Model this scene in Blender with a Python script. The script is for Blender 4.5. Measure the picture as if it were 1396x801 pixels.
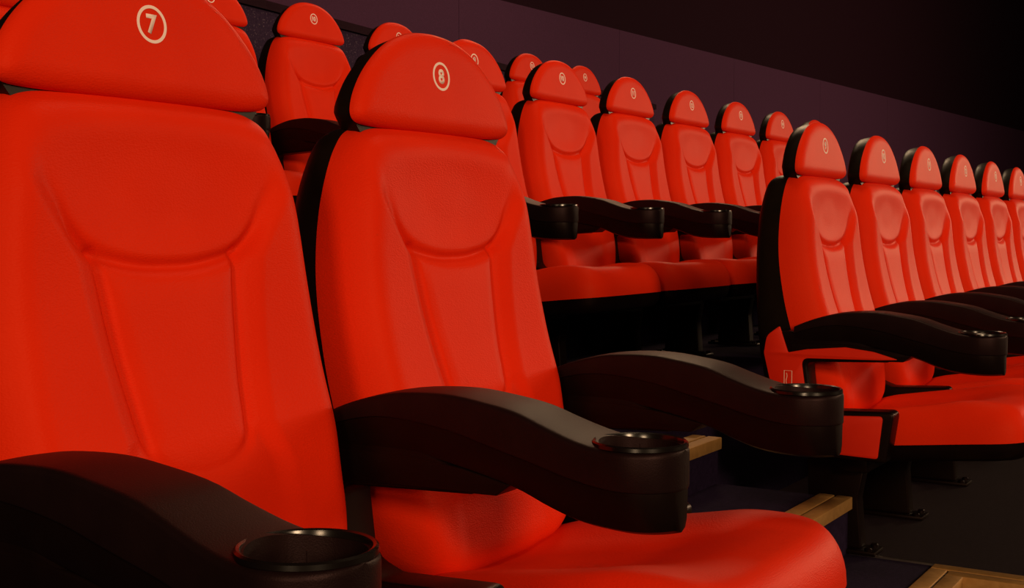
import bpy, bmesh, math, random
import numpy as np
from mathutils import Vector
from mathutils.geometry import tessellate_polygon

random.seed(4)
for o in list(bpy.data.objects):
    bpy.data.objects.remove(o)
scene = bpy.context.scene
COL = scene.collection

# ------------------------------------------------------------------ camera
cam_data = bpy.data.cameras.new('camera')
cam = bpy.data.objects.new('camera', cam_data)
COL.objects.link(cam)
FPX, YAW, PITCH, HCAM = 1700.3, 0.5636, 0.0499, 0.82
cam_data.sensor_width = 36.0
cam_data.lens = FPX / 1396.0 * 36.0
cam_data.clip_start = 0.02
cam_data.clip_end = 200
cam.location = (0, 0, HCAM)
cam.rotation_euler = (math.pi / 2 - PITCH, 0, YAW - math.pi / 2)
scene.camera = cam

# ------------------------------------------------------------------ colour management, world
scene.view_settings.view_transform = 'Standard'
scene.view_settings.look = 'None'
scene.view_settings.gamma = 1.0
scene.view_settings.exposure = 0.0
scene.view_settings.use_curve_mapping = False

world = bpy.data.worlds.new('world')
scene.world = world
world.use_nodes = True
bg = world.node_tree.nodes['Background']
bg.inputs['Color'].default_value = (1.0, 0.62, 0.5, 1)
bg.inputs['Strength'].default_value = 0.02


def area_light(name, loc, target, size, size_y, power, color):
    d = bpy.data.lights.new(name, 'AREA')
    d.shape = 'RECTANGLE'
    d.size, d.size_y = size, size_y
    d.energy = power
    d.color = color
    o = bpy.data.objects.new(name, d)
    COL.objects.link(o)
    o.location = loc
    o.rotation_euler = (Vector(target) - Vector(loc)).to_track_quat('-Z', 'Y').to_euler()
    return o


WARM = (1.0, 0.66, 0.38)
# warm wash lights on the front wall, left and right of the screen
area_light('front_left_wash', (-4.5, -8.0, 3.9), (3.4, 1.8, 0.8), 1.7, 1.4, 585, WARM)
area_light('front_right_wash', (7.6, -6.2, 2.9), (4.0, 1.8, 0.9), 3.0, 1.6, 170, WARM)
# wall light on the left side of the hall, then an added fill far right
area_light('left_wall_light', (-5.2, -1.2, 2.1), (2.6, 1.2, 0.6), 1.0, 1.0, 120, WARM)
area_light('added_right_fill', (16.0, -3.6, 3.0), (10.5, 3.4, 1.6), 1.6, 1.2, 380, WARM)  # added lamp, brightens the right-hand seats and the rear wall
# house lights in the ceiling
area_light('house_light_middle', (3.6, 1.0, 4.6), (3.9, 2.0, 0.6), 0.9, 0.9, 35, WARM)
area_light('house_light_rear', (8.5, 3.6, 4.6), (5.0, 2.2, 0.6), 1.2, 0.8, 45, WARM)

# ------------------------------------------------------------------ materials


def new_mat(name):
    m = bpy.data.materials.new(name)
    m.use_nodes = True
    nt = m.node_tree
    return m, nt, nt.nodes['Principled BSDF']


def noise(nt, scale, detail=3.0, rough=0.5, coord='Object'):
    tc = nt.nodes.new('ShaderNodeTexCoord')
    n = nt.nodes.new('ShaderNodeTexNoise')
    n.inputs['Scale'].default_value = scale
    n.inputs['Detail'].default_value = detail
    n.inputs['Roughness'].default_value = rough
    nt.links.new(tc.outputs[coord], n.inputs['Vector'])
    return n


def ramp(nt, src, c0, c1, p0=0.3, p1=0.7):
    r = nt.nodes.new('ShaderNodeValToRGB')
    r.color_ramp.elements[0].position = p0
    r.color_ramp.elements[1].position = p1
    r.color_ramp.elements[0].color = (*c0, 1)
    r.color_ramp.elements[1].color = (*c1, 1)
    nt.links.new(src, r.inputs['Fac'])
    return r


def bump(nt, b, src, strength, dist):
    bn = nt.nodes.new('ShaderNodeBump')
    bn.inputs['Strength'].default_value = strength
    bn.inputs['Distance'].default_value = dist
    nt.links.new(src, bn.inputs['Height'])
    nt.links.new(bn.outputs['Normal'], b.inputs['Normal'])


def mat_leather():
    m, nt, b = new_mat('red_leather')
    n = noise(nt, 6.0, 3)
    r = ramp(nt, n.outputs['Fac'], (0.74, 0.021, 0.0025), (0.80, 0.026, 0.0035))
    nt.links.new(r.outputs['Color'], b.inputs['Base Color'])
    b.inputs['Roughness'].default_value = 0.5
    b.inputs['Specular IOR Level'].default_value = 0.07
    b.inputs['Specular Tint'].default_value = (1, 0.74, 0.5, 1)
    tc = nt.nodes.new('ShaderNodeTexCoord')
    v = nt.nodes.new('ShaderNodeTexVoronoi')
    v.inputs['Scale'].default_value = 420
    mp = nt.nodes.new('ShaderNodeMapping')
    mp.inputs['Scale'].default_value = (0.7, 0.7, 1.25)
    nt.links.new(tc.outputs['Object'], mp.inputs['Vector'])
    n2 = nt.nodes.new('ShaderNodeTexNoise')
    n2.inputs['Scale'].default_value = 60
    nt.links.new(tc.outputs['Object'], n2.inputs['Vector'])
    mx = nt.nodes.new('ShaderNodeVectorMath')
    mx.operation = 'MULTIPLY_ADD'
    mx.inputs[1].default_value = (0.006, 0.006, 0.006)
    nt.links.new(n2.outputs['Color'], mx.inputs[0])
    nt.links.new(mp.outputs['Vector'], mx.inputs[2])
    nt.links.new(mx.outputs['Vector'], v.inputs['Vector'])
    bump(nt, b, v.outputs['Distance'], 0.26, 0.0011)
    return m


def mat_simple(name, c0, c1, rough, spec=0.5, metal=0.0, nscale=20, bstr=0.0, bscale=400, bdist=0.001, tint=(1, 1, 1)):
    m, nt, b = new_mat(name)
    n = noise(nt, nscale, 4)
    r = ramp(nt, n.outputs['Fac'], c0, c1)
    nt.links.new(r.outputs['Color'], b.inputs['Base Color'])
    b.inputs['Roughness'].default_value = rough
    b.inputs['Specular IOR Level'].default_value = spec
    b.inputs['Metallic'].default_value = metal
    b.inputs['Specular Tint'].default_value = (*tint, 1)
    if bstr:
        n2 = noise(nt, bscale, 2)
        bump(nt, b, n2.outputs['Fac'], bstr, bdist)
    return m


def mat_carpet(name, c0, c1, speck=None):
    m, nt, b = new_mat(name)
    n = noise(nt, 90, 4, 0.7)
    r = ramp(nt, n.outputs['Fac'], c0, c1)
    out = r.outputs['Color']
    if speck:
        n3 = noise(nt, 130, 0)
        r3 = ramp(nt, n3.outputs['Fac'], (0, 0, 0), (1, 1, 1), 0.70, 0.74)
        mix = nt.nodes.new('ShaderNodeMix')
        mix.data_type = 'RGBA'
        nt.links.new(r3.outputs['Color'], mix.inputs['Factor'])
        nt.links.new(out, mix.inputs['A'])
        mix.inputs['B'].default_value = (*speck, 1)
        out = mix.outputs['Result']
    nt.links.new(out, b.inputs['Base Color'])
    b.inputs['Roughness'].default_value = 0.95
    b.inputs['Specular IOR Level'].default_value = 0.1
    n2 = noise(nt, 700, 2)
    bump(nt, b, n2.outputs['Fac'], 0.5, 0.003)
    return m


M = {
    'red': mat_leather(),
    'panel': mat_simple('red_painted_panel', (0.70, 0.018, 0.003), (0.74, 0.022, 0.004), 0.45, 0.2),
    'black': mat_simple('black_plastic', (0.0036, 0.0015, 0.0012), (0.0052, 0.0023, 0.0018), 0.38, 0.13, tint=(1, 0.75, 0.7), bstr=0.08, bscale=900, bdist=0.0005),
    'pad': mat_simple('black_textured_arm_top', (0.0065, 0.0026, 0.0026), (0.0095, 0.004, 0.0038), 0.46, 0.16, tint=(1, 0.62, 0.66), bstr=0.35, bscale=700, bdist=0.0006),
    'shell': mat_simple('black_shell_plastic', (0.0060, 0.0034, 0.0015), (0.0085, 0.0048, 0.0022), 0.38, 0.15, bstr=0.05, bscale=900, bdist=0.0005),
    'gloss': mat_simple('black_gloss_trim', (0.0035, 0.0022, 0.0016), (0.005, 0.0032, 0.0024), 0.22, 0.45),
    'cream': mat_simple('cream_print', (0.95, 0.78, 0.74), (0.97, 0.82, 0.78), 0.6, 0.2),
    'print': mat_simple('pale_logo_print', (0.90, 0.52, 0.42), (0.94, 0.58, 0.46), 0.6, 0.2),
    'steel': mat_simple('grey_steel', (0.30, 0.26, 0.24), (0.42, 0.37, 0.34), 0.35, 0.5, 1.0),
    'brass': mat_simple('ribbed_brass_strip', (0.42, 0.22, 0.06), (0.52, 0.29, 0.09), 0.5, 0.5, 0.25, nscale=60),
    'carpet': mat_carpet('navy_carpet', (0.010, 0.005, 0.020), (0.020, 0.011, 0.038)),
    'floorc': mat_carpet('dark_aubergine_carpet', (0.010, 0.0050, 0.008), (0.018, 0.0095, 0.014)),
    'wallp': mat_carpet('aubergine_wall_fabric', (0.060, 0.024, 0.058), (0.080, 0.031, 0.076)),
    'walld': mat_carpet('black_wall_fabric', (0.014, 0.0036, 0.0095), (0.019, 0.005, 0.0125)),
    'speck': mat_carpet('speckled_purple_fabric', (0.022, 0.012, 0.034), (0.045, 0.024, 0.060), (0.10, 0.07, 0.11)),
}

# ------------------------------------------------------------------ mesh helpers


def link(name, mesh, mat, parent=None, loc=(0, 0, 0)):
    o = bpy.data.objects.new(name, mesh)
    COL.objects.link(o)
    if mat is not None and not mesh.materials:
        mesh.materials.append(mat)
    o.parent = parent
    o.location = loc
    return o


def mesh_from(name, verts, faces, smooth=True, recalc=True):
    me = bpy.data.meshes.new(name)
    me.from_pydata([tuple(map(float, v)) for v in verts], [], faces)
    if recalc:
        bm = bmesh.new()
        bm.from_mesh(me)
        bmesh.ops.remove_doubles(bm, verts=bm.verts, dist=1e-6)
        bmesh.ops.recalc_face_normals(bm, faces=bm.faces)
        bm.to_mesh(me)
        bm.free()
    if smooth:
        me.polygons.foreach_set('use_smooth', [True] * len(me.polygons))
        try:
            me.set_sharp_from_angle(angle=math.radians(42))
        except Exception:
            pass
    me.update()
    return me


def box_mesh(name, x0, x1, y0, y1, z0, z1, bev=0.0, seg=2):
    bm = bmesh.new()
    vs = [bm.verts.new((x, y, z)) for x in (x0, x1) for y in (y0, y1) for z in (z0, z1)]
    for f in ((0, 1, 3, 2), (4, 6, 7, 5), (0, 4, 5, 1), (2, 3, 7, 6), (0, 2, 6, 4), (1, 5, 7, 3)):
        bm.faces.new([vs[i] for i in f])
    bmesh.ops.recalc_face_normals(bm, faces=bm.faces)
    if bev:
        bmesh.ops.bevel(bm, geom=list(bm.edges), offset=bev, segments=seg, profile=0.5, affect='EDGES')
    me = bpy.data.meshes.new(name)
    bm.to_mesh(me)
    bm.free()
    if bev:
        me.polygons.foreach_set('use_smooth', [True] * len(me.polygons))
        me.set_sharp_from_angle(angle=math.radians(42))
    return me


def catmull(pts, n, closed=False):
    """resample control points with a Catmull-Rom spline into n points of equal arc length"""
    P = np.array(pts, float)
    m = len(P)
    out = []
    segs = m if closed else m - 1
    for i in range(segs):
        if closed:
            p0, p1, p2, p3 = P[(i - 1) % m], P[i], P[(i + 1) % m], P[(i + 2) % m]
        else:
            p0, p1, p2, p3 = P[max(i - 1, 0)], P[i], P[i + 1], P[min(i + 2, m - 1)]
        for t in np.linspace(0, 1, 24, endpoint=False):
            out.append(0.5 * ((2 * p1) + (-p0 + p2) * t + (2 * p0 - 5 * p1 + 4 * p2 - p3) * t * t + (-p0 + 3 * p1 - 3 * p2 + p3) * t ** 3))
    out.append(P[0] if closed else P[-1])
    out = np.array(out)
    L = np.concatenate([[0], np.cumsum(np.linalg.norm(np.diff(out, axis=0), axis=1))])
    q = np.linspace(0, L[-1], n + 1)[:-1] if closed else np.linspace(0, L[-1], n)
    return np.stack([np.interp(q, L, out[:, k]) for k in range(out.shape[1])], 1)


def dist_poly(Q, line):
    """distance of points Q (n,2) from a polyline"""
    best = np.full(len(Q), 1e9)
    for a, b in zip(line[:-1], line[1:]):
        ab = b - a
        L = (ab ** 2).sum() + 1e-12
        t = np.clip(((Q - a) @ ab) / L, 0, 1)
        best = np.minimum(best, np.linalg.norm(Q - (a + t[:, None] * ab), axis=1))
    return best


def smooth(x, a, b):
    t = np.clip((x - a) / (b - a), 0, 1)
    return t * t * (3 - 2 * t)


def interp(tab):
    tab = sorted(tab)
    xs = np.array([t[0] for t in tab])
    ys = np.array([t[1] for t in tab])
    P = catmull(np.stack([xs, ys], 1), 200)
    o = np.argsort(P[:, 0])
    return lambda v: np.interp(v, P[o, 0], P[o, 1])


def cushion(name, outline, base, top, R, n=180, loops=46, centre=None, conv=None, exp=2.0):
    """Upholstered pad: outline in a plane (p,q), base(p,q) and top(p,q) heights along the third axis;
    the rim is rolled with radius R.  conv maps (p,q,h) to xyz."""
    O = catmull(outline, n, closed=True)
    c = np.array(centre) if centre is not None else O.mean(0)
    ks = 1 - np.concatenate([np.linspace(0, 1, 16) ** 1.6 * 0.30, np.linspace(0.30, 0.985, loops - 15)[1:]])
    closed = np.vstack([O, O[:1]])
    V, F = [], []
    # lower rim (straight wall) then rolled loops
    for k in ks:
        Q = c + (O - c) * k
        D = dist_poly(Q, closed) if k < 1 else np.zeros(n)
        E = (1 - (1 - np.minimum(D / R, 1)) ** exp) ** (1 / exp)
        b = base(Q[:, 0], Q[:, 1])
        h = b + (top(Q[:, 0], Q[:, 1]) - b) * E
        V.append(np.stack([Q[:, 0], Q[:, 1], h], 1))
    A = np.vstack(V)
    L = len(ks)
    for i in range(L - 1):
        for j in range(n):
            j2 = (j + 1) % n
            F.append((i * n + j, i * n + j2, (i + 1) * n + j2, (i + 1) * n + j))
    F.append(tuple((L - 1) * n + j for j in range(n)))
    # back closing faces
    Q = c + (O - c) * 0.93
    A = np.vstack([A, np.stack([Q[:, 0], Q[:, 1], base(Q[:, 0], Q[:, 1])], 1)])
    o2 = L * n
    for j in range(n):
        j2 = (j + 1) % n
        F.append((j2, j, o2 + j, o2 + j2))
    F.append(tuple(o2 + j for j in reversed(range(n))))
    XYZ = conv(A) if conv else A
    return mesh_from(name, XYZ, F)


def plate(name, poly, x0, x1, bev=0.006, seg=3):
    """flat plate cut to a (y,z) outline, between x0 and x1, with rounded edges"""
    P = np.array(poly, float)
    keep = [i for i in range(len(P)) if np.linalg.norm(P[i] - P[i - 1]) > 1e-5]
    P = P[keep]
    n = len(P)
    area = 0.5 * np.sum(P[:, 0] * np.roll(P[:, 1], -1) - np.roll(P[:, 0], -1) * P[:, 1])
    if area < 0:
        P = P[::-1]
    e = np.roll(P, -1, 0) - P
    e /= np.linalg.norm(e, axis=1)[:, None]
    nrm = np.stack([-e[:, 1], e[:, 0]], 1)               # inward
    vn = nrm + np.roll(nrm, 1, 0)
    vn /= np.linalg.norm(vn, axis=1)[:, None]
    rings = [(x0 + bev * (1 - math.cos(a)), P + vn * bev * (1 - math.sin(a))) for a in np.linspace(0, math.pi / 2, seg + 1)]
    rings += [(x1 - bev * (1 - math.cos(a)), P + vn * bev * (1 - math.sin(a))) for a in np.linspace(math.pi / 2, 0, seg + 1)]
    V, F = [], []
    for x, Q in rings:
        V += [(x, q[0], q[1]) for q in Q]
    for i in range(len(rings) - 1):
        for j in range(n):
            k = (j + 1) % n
            F.append((i * n + j, i * n + k, (i + 1) * n + k, (i + 1) * n + j))
    tri = tessellate_polygon([[Vector((q[0], q[1], 0)) for q in rings[0][1]]])
    o = (len(rings) - 1) * n
    for t in tri:
        F.append(tuple(t))
        F.append(tuple(o + k for k in reversed(t)))
    me = mesh_from(name, V, F)
    return me


def round_poly(pts, n=5):
    """pts: (y, z, radius) -> polygon with rounded corners"""
    out = []
    m = len(pts)
    for i in range(m):
        p = Vector(pts[i][:2]); r = pts[i][2]
        a = Vector(pts[i - 1][:2]); b = Vector(pts[(i + 1) % m][:2])
        if r <= 0:
            out.append(tuple(p)); continue
        u = (a - p).normalized(); v = (b - p).normalized()
        ang = u.angle(v)
        d = min(r / math.tan(ang / 2), (a - p).length * 0.48, (b - p).length * 0.48)
        s, e = p + u * d, p + v * d
        for k in range(n + 1):
            t = k / n
            q = s * (1 - t) ** 2 + p * 2 * t * (1 - t) + e * t * t
            out.append((q.x, q.y))
    return out


def loft_y(name, ys, half, zt, zb, crown=0.0, n=10, rtop=0.012, rbot=0.006, taper=0.0):
    """body swept along y with given half width, top and bottom; rounded upper edges"""
    V, F = [], []
    prof = []
    for y in ys:
        w, t, b = half(y), zt(y), zb(y)
        w = max(w, 0.0005)
        rt = min(rtop, w * 0.9); rb = min(rbot, w * 0.9)
        ring = []
        wb = w * (1 - taper)
        ring += [(-wb + rb, b), (-wb + rb * 0.3, b + rb * 0.3), (-wb, b + rb)]
        for k in range(6):
            a = math.pi - k / 5 * math.pi / 2
            ring.append((-w + rt + rt * math.cos(a), t - rt + rt * math.sin(a)))
        for k in range(1, n):
            s = -1 + 2 * k / n
            ring.append((s * (w - rt), t + crown * (1 - s * s) * (w / 0.05)))
        for k in range(6):
            a = math.pi / 2 - k / 5 * math.pi / 2
            ring.append((w - rt + rt * math.cos(a), t - rt + rt * math.sin(a)))
        ring += [(wb, b + rb), (wb - rb * 0.3, b + rb * 0.3), (wb - rb, b)]
        prof.append([(x, y, z) for x, z in ring])
    m = len(prof[0])
    for r in prof:
        V += r
    for i in range(len(prof) - 1):
        for j in range(m):
            k = (j + 1) % m
            F.append((i * m + j, i * m + k, (i + 1) * m + k, (i + 1) * m + j))
    F.append(tuple(range(m)))
    F.append(tuple(reversed(range((len(prof) - 1) * m, len(prof) * m))))
    return mesh_from(name, V, F)


def lathe(name, prof, n=40, cx=0, cy=0, closed=True):
    V, F = [], []
    m = len(prof)
    for i in range(n):
        a = 2 * math.pi * i / n
        for r, z in prof:
            V.append((cx + r * math.cos(a), cy + r * math.sin(a), z))
    for i in range(n):
        i2 = (i + 1) % n
        for j in range(m if closed else m - 1):
            k = (j + 1) % m
            F.append((i * m + j, i2 * m + j, i2 * m + k, i * m + k))
    return mesh_from(name, V, F)


def boolean_cut(me, cutter):
    a = bpy.data.objects.new('tmp_a', me); b = bpy.data.objects.new('tmp_b', cutter)
    COL.objects.link(a); COL.objects.link(b)
    md = a.modifiers.new('cut', 'BOOLEAN')
    md.operation = 'DIFFERENCE'; md.solver = 'EXACT'; md.object = b
    dg = bpy.context.evaluated_depsgraph_get()
    out = bpy.data.meshes.new_from_object(a.evaluated_get(dg))
    bpy.data.objects.remove(a); bpy.data.objects.remove(b)
    out.polygons.foreach_set('use_smooth', [True] * len(out.polygons))
    out.set_sharp_from_angle(angle=math.radians(35))
    return out


# ------------------------------------------------------------------ layout of the hall
R7, S, GAP = 0.9819, 0.56, 1.2356        # seat 7 along the row, seat pitch, aisle gap
ROWS = {1: (1.1014, 0.0), 2: (2.2439, 0.312), 3: (3.3628, 0.616)}
ROW_SHIFT = {1: 0.0, 2: -0.012, 3: -0.062}   # depth of the seat numbers, floor level


def seat_x(k):
    return R7 + (k - 7) * S + (GAP if k >= 9 else 0)


AISLE_L, AISLE_R = 1.86, 3.125


def struct(name, mesh, mat, parent=None):
    o = link(name, mesh, mat, parent)
    if parent is None:
        o['kind'] = 'structure'
    return o


floor = struct('floor', box_mesh('floor', -6, 34, -9, 8.0, -0.40, -0.13), M['floorc'])
XL, XR = -2.5, 12.0
# seating platforms left and right of the aisle, one pair for each row
prev_z = -0.13
for i, (y0, y1, z) in enumerate(((-0.45, 1.38, 0.0), (1.38, 2.50, 0.312), (2.50, 4.1, 0.616))):
    mt = M['floorc'] if i == 0 else M['carpet']
    link('row_platform', box_mesh('row_platform', XL, AISLE_L, y0, y1, -0.13, z), mt, floor)
    link('row_platform', box_mesh('row_platform', AISLE_R, XR, y0, y1, -0.13, z), mt, floor)

# aisle stairs: (front edge depth, level)
treads = [(0.655, 0.0), (0.948, 0.142), (1.305, 0.263), (1.66, 0.312), (2.02, 0.445), (2.36, 0.58), (2.70, 0.616)]
NW = 0.087
strip_mesh = {}
for i, (y, z) in enumerate(treads):
    y1 = treads[i + 1][0] if i + 1 < len(treads) else 4.1
    t = link('stair_tread', box_mesh('stair_tread', AISLE_L, AISLE_R, y + 0.012, y1 + 0.012, -0.13, z - 0.002), M['carpet'], floor)
    if i > 2:
        continue
    xr = AISLE_R - (0.0 if i else NW)
    # nosing: two ribbed strips with a groove between, and a lip down the riser
    h = (NW - 0.006) / 2
    link('nosing_strip', box_mesh('nosing_strip', AISLE_L, xr, y, y + h, z - 0.028, z + 0.004, 0.0025), M['brass'], t)
    link('nosing_strip', box_mesh('nosing_strip', AISLE_L, xr if i else AISLE_R - h - 0.006 + 0.0, y + h + 0.006, y + NW, z - 0.02, z + 0.004, 0.0025), M['brass'], t)
    link('nosing_base', box_mesh('nosing_base', AISLE_L, xr, y + 0.004, y + NW + 0.004, z - 0.02, z), M['black'], t)
# the trim turns the corner and runs forward along the edge of the right-hand platform
hw = (NW - 0.006) / 2
rp = link('platform_edge', box_mesh('platform_edge', AISLE_R - NW + 0.004, AISLE_R, -0.45, 0.655 + NW, -0.13, 0.0), M['black'], floor)
link('nosing_strip', box_mesh('nosing_strip', AISLE_R - hw, AISLE_R, -0.45, 0.655 + NW, -0.02, 0.004, 0.0025), M['brass'], rp)
link('nosing_strip', box_mesh('nosing_strip', AISLE_R - NW, AISLE_R - hw - 0.006, -0.45, 0.655 + hw, -0.038, 0.004, 0.0025), M['brass'], rp)
link('edge_strip', box_mesh('edge_strip', AISLE_R - 0.004, AISLE_R + 0.004, 0.655 + NW, 0.955, -0.01, 0.003), M['steel'], floor)

# rear wall: aubergine fabric below, black above (turned slightly against the rows)
WANG = -0.068
WX0, WY0 = 8.24, 5.6
WTOP = 2.705


def wall_pt(x, off=0.0):
    return (x, WY0 + (x - WX0) * WANG + off)


def wall_slab(name, xa, xb, z0, z1, off, th):
    pa, pb = wall_pt(xa, off), wall_pt(xb, off)
    V = []
    for p in (pa, pb):
        for dy in (0, th):
            for z in (z0, z1):
                V.append((p[0], p[1] + dy, z))
    F = [(0, 1, 3, 2), (4, 6, 7, 5), (0, 4, 5, 1), (2, 3, 7, 6), (0, 2, 6, 4), (1, 5, 7, 3)]
    return mesh_from(name, V, F, smooth=False)


wb = struct('wall_back', wall_slab('wall_back', -4, 33, -0.2, 7.5, 0.06, 0.2), M['walld'])
x = -3.9
while x < 32.5:
    link('wall_panel', wall_slab('wall_panel', x + 0.002, x + 2.398, 0.0, WTOP, 0.0, 0.058), M['wallp'], wb)
    x += 2.4

# low speckled barrier behind the last row
pw = struct('wall_parapet', mesh_from('wall_parapet', [
    (2.6, 3.85, 0.4), (9.4, 4.55, 0.4), (9.4, 4.63, 0.4), (2.6, 3.93, 0.4),
    (2.6, 3.85, 1.828), (9.4, 4.55, 1.828), (9.4, 4.63, 1.828), (2.6, 3.93, 1.828)],
    [(0, 1, 2, 3), (4, 5, 6, 7), (0, 1, 5, 4), (1, 2, 6, 5), (2, 3, 7, 6), (3, 0, 4, 7)], smooth=False), M['speck'])
link('cap', mesh_from('cap', [
    (2.6, 3.83, 1.828), (9.4, 4.53, 1.828), (9.4, 4.65, 1.828), (2.6, 3.95, 1.828),
    (2.6, 3.83, 1.868), (9.4, 4.53, 1.868), (9.4, 4.65, 1.868), (2.6, 3.95, 1.868)],
    [(0, 1, 2, 3), (4, 5, 6, 7), (0, 1, 5, 4), (1, 2, 6, 5), (2, 3, 7, 6), (3, 0, 4, 7)], smooth=False), M['walld'], pw)

# ------------------------------------------------------------------ the cinema seat (faces -y, floor at z=0)
to_xyz = lambda A: np.stack([A[:, 0], A[:, 2], A[:, 1]], 1)     # outline in (x,z), height along y


def mirror(pts):
    """right-hand outline from bottom centre to top centre -> closed outline"""
    return list(pts) + [(-x, z) for x, z in reversed(pts) if abs(x) > 1e-6]


# ---- backrest cushion
back_half = [(0.0, 0.318), (0.10, 0.320), (0.155, 0.330), (0.196, 0.358), (0.222, 0.41), (0.238, 0.48), (0.243, 0.56), (0.243, 0.66), (0.240, 0.76), (0.231, 0.84), (0.217, 0.895), (0.199, 0.937), (0.174, 0.962), (0.12, 0.972), (0.0, 0.975)]
back_outline = mirror(back_half)
back_rear = interp([(0.28, -0.070), (0.40, -0.042), (0.52, -0.010), (0.64, 0.022), (0.76, 0.040), (0.88, 0.042), (1.0, 0.036)])
back_front = interp([(0.28, -0.134), (0.36, -0.124), (0.46, -0.106), (0.56, -0.080), (0.66, -0.050), (0.76, -0.030), (0.86, -0.021), (0.92, -0.018), (1.0, -0.016)])
U_LINE = catmull([(-0.158, 0.868), (-0.140, 0.826), (-0.105, 0.797), (-0.05, 0.783), (0, 0.780), (0.05, 0.783), (0.105, 0.797), (0.140, 0.826), (0.158, 0.868)], 48)
G_R = catmull([(0.106, 0.795), (0.099, 0.760), (0.092, 0.70), (0.083, 0.64), (0.078, 0.60), (0.068, 0.575), (0.040, 0.558), (0.0, 0.553)], 40)
G_L = G_R * np.array([-1, 1])


def back_top(x, z):
    Q = np.stack([x, z], 1)
    y = back_front(z)
    ax = np.abs(x)
    # edge wings / bolsters stand proud
    gx = np.interp(z, [0.55, 0.60, 0.70, 0.79, 0.87, 1.0], [0.10, 0.078, 0.092, 0.105, 0.158, 0.17])
    wing = smooth(ax, gx, gx + 0.035) * (1 - smooth(z, 0.86, 0.95))
    low = smooth(z, 0.50, 0.60)
    y -= 0.012 * wing * (0.35 + 0.65 * low)
    # upper dish
    rr = np.sqrt((x / 0.165) ** 2 + ((z - 0.872) / 0.10) ** 2)
    y += 0.007 * (1 - smooth(rr, 0.3, 1.05))
    # lumbar panel bulge between the seams
    panel = (1 - smooth(ax, gx - 0.03, gx)) * smooth(z, 0.55, 0.62) * (1 - smooth(z, 0.74, 0.79))
    y -= 0.004 * panel
    dU = dist_poly(Q, U_LINE)
    dG = np.minimum(dist_poly(Q, G_R), dist_poly(Q, G_L))
    fade_u = 1 - 0.85 * smooth(ax, 0.125, 0.158)
    fade_g = 0.25 + 0.75 * smooth(z, 0.555, 0.60)
    y += 0.0095 * np.exp(-(dU / 0.0085) ** 2) * fade_u
    y += 0.0070 * np.exp(-(dG / 0.0070) ** 2) * fade_g
    # gentle lateral curve
    y -= 0.006 * smooth(ax, 0.10, 0.24)
    return y


def make_back(n, loops):
    return cushion('backrest', back_outline, lambda x, z: back_rear(z), back_top, 0.052, n=n, loops=loops, centre=(0, 0.68), conv=to_xyz, exp=2.2)


me_back_fine = make_back(380, 130)      # for the two nearest seats
me_back = make_back(200, 64)

# ---- black rear shell of the backrest
so = mirror([(max(x - 0.002, 0.0), z + (0.002 if z > 0.9 else 0.0)) for x, z in back_half])
shell_front = lambda x, z: back_rear(z) + 0.001
shell_rear = interp([(0.28, 0.055), (0.40, 0.080), (0.55, 0.098), (0.70, 0.106), (0.85, 0.104), (0.95, 0.092), (1.0, 0.085)])
me_shell = cushion('back_shell', so, shell_front, lambda x, z: shell_rear(z) + 0.012 * (1 - (x / 0.25) ** 2), 0.028, n=120, loops=24, centre=(0, 0.66), conv=to_xyz, exp=2.6)

# ---- headrest cushion and its shell
head_half = [(0.0, 0.967), (0.10, 0.9675), (0.165, 0.969), (0.187, 0.973), (0.1955, 0.982), (0.195, 0.996), (0.187, 1.016), (0.171, 1.040), (0.148, 1.064), (0.121, 1.085), (0.088, 1.102), (0.049, 1.113), (0.0, 1.117)]
head_outline = mirror(head_half)
HT = math.tan(math.radians(5))
head_rear = lambda x, z: 0.0165 + (z - 1.05) * 0.03


def head_front(x, z):
    return (z - 1.053) * HT - 0.001 + 0.05 * x * x


me_head = cushion('headrest', head_outline, head_rear, head_front, 0.028, n=180, loops=40, centre=(0, 1.035), conv=to_xyz, exp=2.1)
hs = mirror([(max(x - 0.003, 0.0), z - (0.004 if z > 1.0 else (0.016 if abs(x) < 0.17 else 0.0))) for x, z in head_half])
me_hshell = cushion('headrest_shell', hs, lambda x, z: head_rear(x, z) + 0.001, lambda x, z: 0.066 + 0 * x - 0.3 * x * x, 0.016, n=110, loops=24, centre=(0, 1.035), conv=to_xyz, exp=2.4)

# ---- seat cushion (outline in x,y, height z)
seat_outline = mirror([(0.0, -0.582), (0.12, -0.580), (0.19, -0.569), (0.228, -0.540), (0.243, -0.49), (0.245, -0.38), (0.242, -0.25), (0.234, -0.14), (0.222, -0.075), (0.195, -0.055), (0.10, -0.05), (0.0, -0.05)])
seat_bot = interp([(-0.60, 0.325), (-0.45, 0.312), (-0.30, 0.296), (-0.15, 0.280), (0.0, 0.266)])
seat_crown = interp([(-0.64, 0.385), (-0.575, 0.398), (-0.50, 0.405), (-0.42, 0.397), (-0.33, 0.380), (-0.22, 0.362), (-0.12, 0.346), (0.0, 0.332)])


def seat_top(x, y):
    z = seat_crown(y)
    ax = np.abs(x)
    z = z + 0.012 * smooth(ax, 0.10, 0.19) * (1 - smooth(ax, 0.20, 0.245)) * smooth(y, -0.56, -0.40) * (1 - smooth(y, -0.16, -0.06))
    z = z - 0.012 * (1 - smooth(ax, 0.03, 0.15)) * smooth(y, -0.50, -0.34)
    return z


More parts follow.
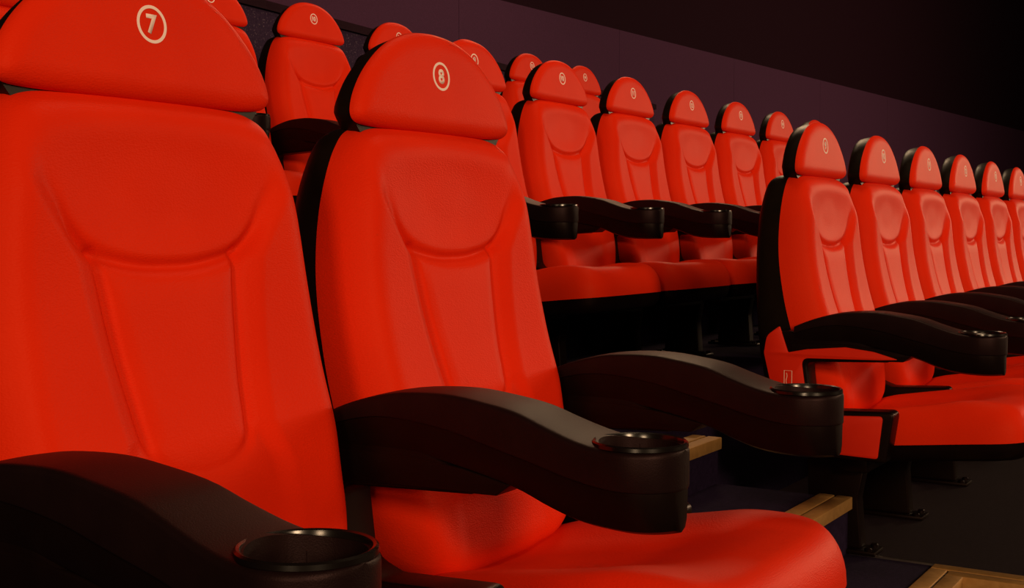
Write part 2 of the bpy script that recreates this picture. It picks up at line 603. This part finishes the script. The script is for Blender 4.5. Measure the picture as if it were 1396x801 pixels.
me_seat = cushion('seat_cushion', seat_outline, lambda x, y: seat_bot(y), seat_top, 0.050, n=150, loops=40, centre=(0, -0.30), exp=2.1)
pan_outline = mirror([(0.0, -0.578), (0.12, -0.576), (0.19, -0.565), (0.225, -0.535), (0.239, -0.49), (0.240, -0.38), (0.237, -0.25), (0.229, -0.14), (0.217, -0.078), (0.19, -0.060), (0.10, -0.055), (0.0, -0.055)])
me_pan = cushion('seat_pan', pan_outline, lambda x, y: seat_bot(y) + 0.002, lambda x, y: seat_bot(y) - 0.045, 0.030, n=90, loops=24, centre=(0, -0.30), exp=2.4)

# ---- armrest: textured cap, lower body and cup holder
CY, CR = -0.475, 0.056
YB = -0.03
arm_top = interp([(-0.55, 0.579), (-0.50, 0.579), (-0.45, 0.5795), (-0.415, 0.5855), (-0.375, 0.5975), (-0.334, 0.611), (-0.283, 0.6195), (-0.23, 0.6245), (-0.163, 0.6215), (-0.117, 0.613), (-0.07, 0.599), (-0.02, 0.578)])
arm_seam = interp([(-0.55, 0.534), (-0.50, 0.534), (-0.45, 0.536), (-0.40, 0.544), (-0.367, 0.552), (-0.30, 0.567), (-0.242, 0.580), (-0.17, 0.588), (-0.116, 0.587), (-0.06, 0.575), (-0.02, 0.560)])
arm_bot = interp([(-0.55, 0.487), (-0.50, 0.485), (-0.45, 0.486), (-0.412, 0.490), (-0.374, 0.500), (-0.324, 0.517), (-0.25, 0.532), (-0.185, 0.540), (-0.09, 0.536), (-0.02, 0.530)])


def arm_half(scale=1.0, inset=0.0):
    def f(y):
        base = np.interp(y, [CY, -0.36, -0.22, -0.05, 0], [CR, 0.047, 0.042, 0.038, 0.034])
        if y < CY:
            base = math.sqrt(max(CR ** 2 - (y - CY) ** 2, 0))
        return max(float(base) - inset, 0.0006)
    return f


ys = np.concatenate([[CY - CR * math.cos(t) for t in np.linspace(0.02, math.pi / 2, 16)], np.linspace(CY, YB, 34)[1:]])
me_cap = loft_y('armrest', ys, arm_half(), arm_top, arm_seam, crown=0.0015, rtop=0.007, rbot=0.003)
ys2 = np.concatenate([[CY - (CR - 0.004) * math.cos(t) for t in np.linspace(0.02, math.pi / 2, 16)], np.linspace(CY, YB, 34)[1:]])
me_abody = loft_y('arm_body', ys2, arm_half(inset=0.004), lambda y: arm_seam(y) + 0.002, arm_bot, rtop=0.002, rbot=0.014, taper=0.13)
HR = 0.0495
zc = 0.5805
cut = lathe('cut', [(0.0005, zc - 0.095), (HR * 0.84, zc - 0.095), (HR, zc + 0.05), (0.0005, zc + 0.05)], 48, 0, CY)
me_cap = boolean_cut(me_cap, cut)
cut = lathe('cut', [(0.0005, zc - 0.088), (HR * 0.85, zc - 0.088), (HR, zc + 0.05), (0.0005, zc + 0.05)], 48, 0, CY)
me_abody = boolean_cut(me_abody, cut)
# cup liner with a rolled rim
rim = [(HR + 0.0055, zc - 0.001), (HR + 0.0050, zc + 0.0030), (HR + 0.0030, zc + 0.0046), (HR + 0.0005, zc + 0.0036), (HR - 0.001, zc - 0.001),
       (HR * 0.97, zc - 0.02), (HR * 0.86, zc - 0.078), (HR * 0.80, zc - 0.084), (0.0008, zc - 0.085), (0.0008, zc - 0.087), (HR * 0.82, zc - 0.087), (HR * 0.99, zc - 0.02), (HR, zc - 0.003)]
me_cup = lathe('cup_holder', rim, 56, 0, CY)
# short bracket that fills the corner under the arm at the back
me_brk = plate('arm_bracket', round_poly([(-0.02, 0.499, 0.004), (-0.30, 0.506, 0.006), (-0.322, 0.522, 0.003), (-0.25, 0.535, 0), (-0.17, 0.543, 0), (-0.02, 0.540, 0.002)]), -0.031, 0.031, 0.003)

# ---- side frame (C shape) between two seats
frame_poly = round_poly([(0.050, 0.565, 0.035), (0.058, 0.51, 0.03), (0.020, 0.38, 0.05), (-0.012, 0.262, 0.012), (-0.262, 0.256, 0.012), (-0.281, 0.384, 0.016),
                         (-0.120, 0.376, 0.03), (-0.075, 0.392, 0.035), (-0.062, 0.494, 0.014), (-0.270, 0.5035, 0.006), (-0.255, 0.530, 0.006), (-0.19, 0.552, 0.02), (-0.02, 0.570, 0.012)], 6)
me_frame = plate('side_frame', frame_poly, -0.030, 0.030, 0.005, 3)
panel_poly = round_poly([(0.043, 0.556, 0.03), (0.050, 0.512, 0.03), (0.018, 0.38, 0.05), (-0.016, 0.272, 0.008), (-0.243, 0.266, 0.008), (-0.255, 0.372, 0.010),
                         (-0.120, 0.364, 0.03), (-0.066, 0.384, 0.035), (-0.048, 0.503, 0.018), (-0.245, 0.508, 0.006), (-0.292, 0.511, 0.002), (-0.23, 0.528, 0.02), (-0.16, 0.536, 0.03), (-0.060, 0.526, 0.02), (-0.014, 0.516, 0.004), (0.009, 0.582, 0.004)], 6)
me_panel_l = plate('side_panel', panel_poly, -0.034, -0.027, 0.002, 2)
me_panel_r = plate('side_panel', panel_poly, 0.027, 0.034, 0.002, 2)
# leg and foot below the side frame
me_leg = plate('leg', round_poly([(-0.030, 0.280, 0), (-0.190, 0.278, 0), (-0.165, 0.14, 0.03), (-0.175, 0.012, 0.01), (-0.02, 0.012, 0.01), (-0.035, 0.14, 0.03)]), -0.024, 0.024, 0.004)
me_foot = box_mesh('foot_plate', -0.038, 0.038, -0.215, 0.02, 0.0, 0.012, 0.003)
me_bolt = lathe('bolt', [(0.0005, 0.011), (0.010, 0.011), (0.010, 0.017), (0.007, 0.020), (0.0005, 0.020)], 12)
# hinge tube carrying the seat pan
me_hinge = box_mesh('seat_beam', -0.248, 0.248, -0.20, -0.135, 0.215, 0.262, 0.006)


# ---- maker's mark on the side panel: thin frame with a curved stroke
def stroke(points, w, closed=False):
    P = [Vector(p) for p in points]
    V, F = [], []
    n = len(P)
    for i, p in enumerate(P):
        a = P[(i - 1) % n] if (closed or i) else p
        b = P[(i + 1) % n] if (closed or i < n - 1) else p
        t = (b - a).normalized()
        nrm = Vector((-t.y, t.x))
        k = 1.35 if closed else 1.0
        V += [tuple(p + nrm * w / 2 * k), tuple(p - nrm * w / 2 * k)]
    for i in range(n if closed else n - 1):
        j = (i + 1) % n
        F.append((2 * i, 2 * i + 1, 2 * j + 1, 2 * j))
    return V, F


def mark_mesh():
    y0, y1, z0, z1 = -0.0255, -0.0055, 0.422, 0.470
    V, F = stroke([(y0, z0), (y1, z0), (y1, z1), (y0, z1)], 0.0015, True)
    sq = catmull([(-0.0115, 0.464), (-0.0130, 0.456), (-0.0115, 0.450), (-0.0105, 0.444), (-0.0120, 0.436), (-0.0150, 0.428)], 18)
    V2, F2 = stroke([tuple(p) for p in sq], 0.0018)
    n = len(V)
    V += V2; F += [tuple(i + n for i in f) for f in F2]
    return V, F


mv, mf = mark_mesh()
me_mark_l = mesh_from('maker_mark', [(-0.0346, y, z) for y, z in mv], mf, smooth=False)
me_mark_r = mesh_from('maker_mark', [(0.0346, y, z) for y, z in mv], mf, smooth=False)

# ---- seat number: ring and digits laid onto the headrest front
NZ, NX = 1.053, 0.0


def on_head(x, z, lift):
    y = head_front(np.array([x]), np.array([z]))[0]
    return (x, y - lift, z)


def ring_mesh(r0, r1, n=56):
    V, F = [], []
    prof = [(r0, 0.0), (r0, 0.0005), (r1, 0.0005), (r1, 0.0)]
    for i in range(n):
        a = 2 * math.pi * i / n
        for r, l in prof:
            V.append(on_head(NX + r * math.cos(a), NZ + r * math.sin(a), l))
    for i in range(n):
        j = (i + 1) % n
        for k in range(3):
            F.append((i * 4 + k, j * 4 + k, j * 4 + k + 1, i * 4 + k + 1))
    return mesh_from('number_ring', V, F)


me_ring = ring_mesh(0.0178, 0.0214)


def number_mesh(txt):
    cu = bpy.data.curves.new('txt', 'FONT')
    cu.body = txt
    cu.align_x = 'CENTER'; cu.align_y = 'CENTER'
    cu.size = 0.0290 if len(txt) == 1 else 0.0255
    cu.offset = 0.0010
    cu.space_character = 0.98
    cu.resolution_u = 4
    cu.fill_mode = 'FRONT'
    cu.dimensions = '2D'
    o = bpy.data.objects.new('txt', cu)
    COL.objects.link(o)
    bpy.context.view_layer.update()
    me = bpy.data.meshes.new_from_object(o.evaluated_get(bpy.context.evaluated_depsgraph_get()))
    bpy.data.objects.remove(o)
    bm = bmesh.new(); bm.from_mesh(me)
    xs = [v.co.x for v in bm.verts]; yy = [v.co.y for v in bm.verts]
    cx, cy = (min(xs) + max(xs)) / 2, (min(yy) + max(yy)) / 2
    ext = bmesh.ops.extrude_face_region(bm, geom=list(bm.faces))
    moved = {v for v in ext['geom'] if isinstance(v, bmesh.types.BMVert)}
    for v in bm.verts:
        lift = 0.0006 if v in moved else 0.0
        v.co = Vector(on_head(NX + v.co.x - cx, NZ + v.co.y - cy, lift))
    bmesh.ops.recalc_face_normals(bm, faces=bm.faces)
    out = bpy.data.meshes.new('number')
    bm.to_mesh(out); bm.free()
    return out


num_cache = {}


def add_arm(root, x, side=None):
    """armrest, its side frame, leg and foot at local x; side -1/+1 adds the red aisle-end panel"""
    a = link('armrest', me_cap, M['pad'], root, (x, 0, 0))
    link('arm_body', me_abody, M['black'], a)
    link('cup_holder', me_cup, M['gloss'], a)
    link('arm_bracket', me_brk, M['black'], a)
    f = link('side_frame', me_frame, M['black'], root, (x, 0, 0))
    if side:
        p = link('side_panel', me_panel_l if side < 0 else me_panel_r, M['panel'], f)
        p['label'] = 'bright red side panel'
        m = link('maker_mark', me_mark_l if side < 0 else me_mark_r, M['print'], f)
    lg = link('leg', me_leg, M['black'], root, (x + (0.095 if (side and side < 0) else 0.0), 0, 0))
    link('foot_plate', me_foot, M['black'], lg)
    for by in (-0.195, 0.0):
        link('bolt', me_bolt, M['black'], lg, (0.028, by, 0))
        link('bolt', me_bolt, M['black'], lg, (-0.028, by, 0))


ROWNAME = {1: 'front', 2: 'middle', 3: 'rear'}


def seat(row, k, label, left_end=False, right_end=False):
    d, z = ROWS[row]
    root = bpy.data.objects.new('cinema_seat', None)
    COL.objects.link(root)
    root.empty_display_size = 0.1
    root.location = (seat_x(k) + ROW_SHIFT[row], d, z)
    root['label'] = label
    root['category'] = 'cinema seat'
    root['group'] = 'red cinema seats in the %s row' % ROWNAME[row]
    link('seat_cushion', me_seat, M['red'], root)
    link('seat_pan', me_pan, M['black'], root)
    link('seat_beam', me_hinge, M['black'], root)
    link('backrest', me_back_fine if (row == 1 and k < 9) else me_back, M['red'], root)
    link('back_shell', me_shell, M['shell'], root)
    h = link('headrest', me_head, M['red'], root)
    link('number_ring', me_ring, M['cream'], h)
    if k not in num_cache:
        num_cache[k] = number_mesh(str(k))
    link('number', num_cache[k], M['cream'], h)
    link('headrest_shell', me_hshell, M['shell'], root)
    add_arm(root, -S / 2, -1 if left_end else None)
    if right_end:
        add_arm(root, S / 2, 1)
    return root


WORD = {9: 'nine', 10: 'ten', 11: 'eleven', 12: 'twelve', 13: 'thirteen', 14: 'fourteen', 15: 'fifteen'}
ORD = {9: 'first', 10: 'second', 11: 'third', 12: 'fourth', 13: 'fifth', 14: 'sixth', 15: 'seventh'}
seat(1, 7, 'large red seat numbered 7 at the left edge, nearest of all')
seat(1, 8, 'red seat numbered 8 in the front row, just before the aisle', right_end=True)
seat(1, 9, 'front-row red seat numbered 9 with red side panel beyond the aisle', left_end=True)
for k in range(10, 15):
    seat(1, k, 'front-row red seat number %s, %s right of the aisle' % (WORD[k], ORD[k]))
seat(2, 8, 'middle-row red seat cut off by the top left corner', right_end=True)
seat(2, 9, 'middle-row red seat number nine, mostly hidden behind front seat 8', left_end=True)
for k in range(10, 15):
    seat(2, k, 'middle-row red seat number %s, %s beyond the aisle' % (WORD[k], ORD[k]))
seat(2, 15, 'middle-row red seat number fifteen, hidden behind front seat 9', right_end=True)
for k in range(9, 15):
    seat(3, k, 'rear-row red seat number %s, %s in from the aisle' % (WORD[k], ORD[k]), left_end=(k == 9), right_end=(k == 14))
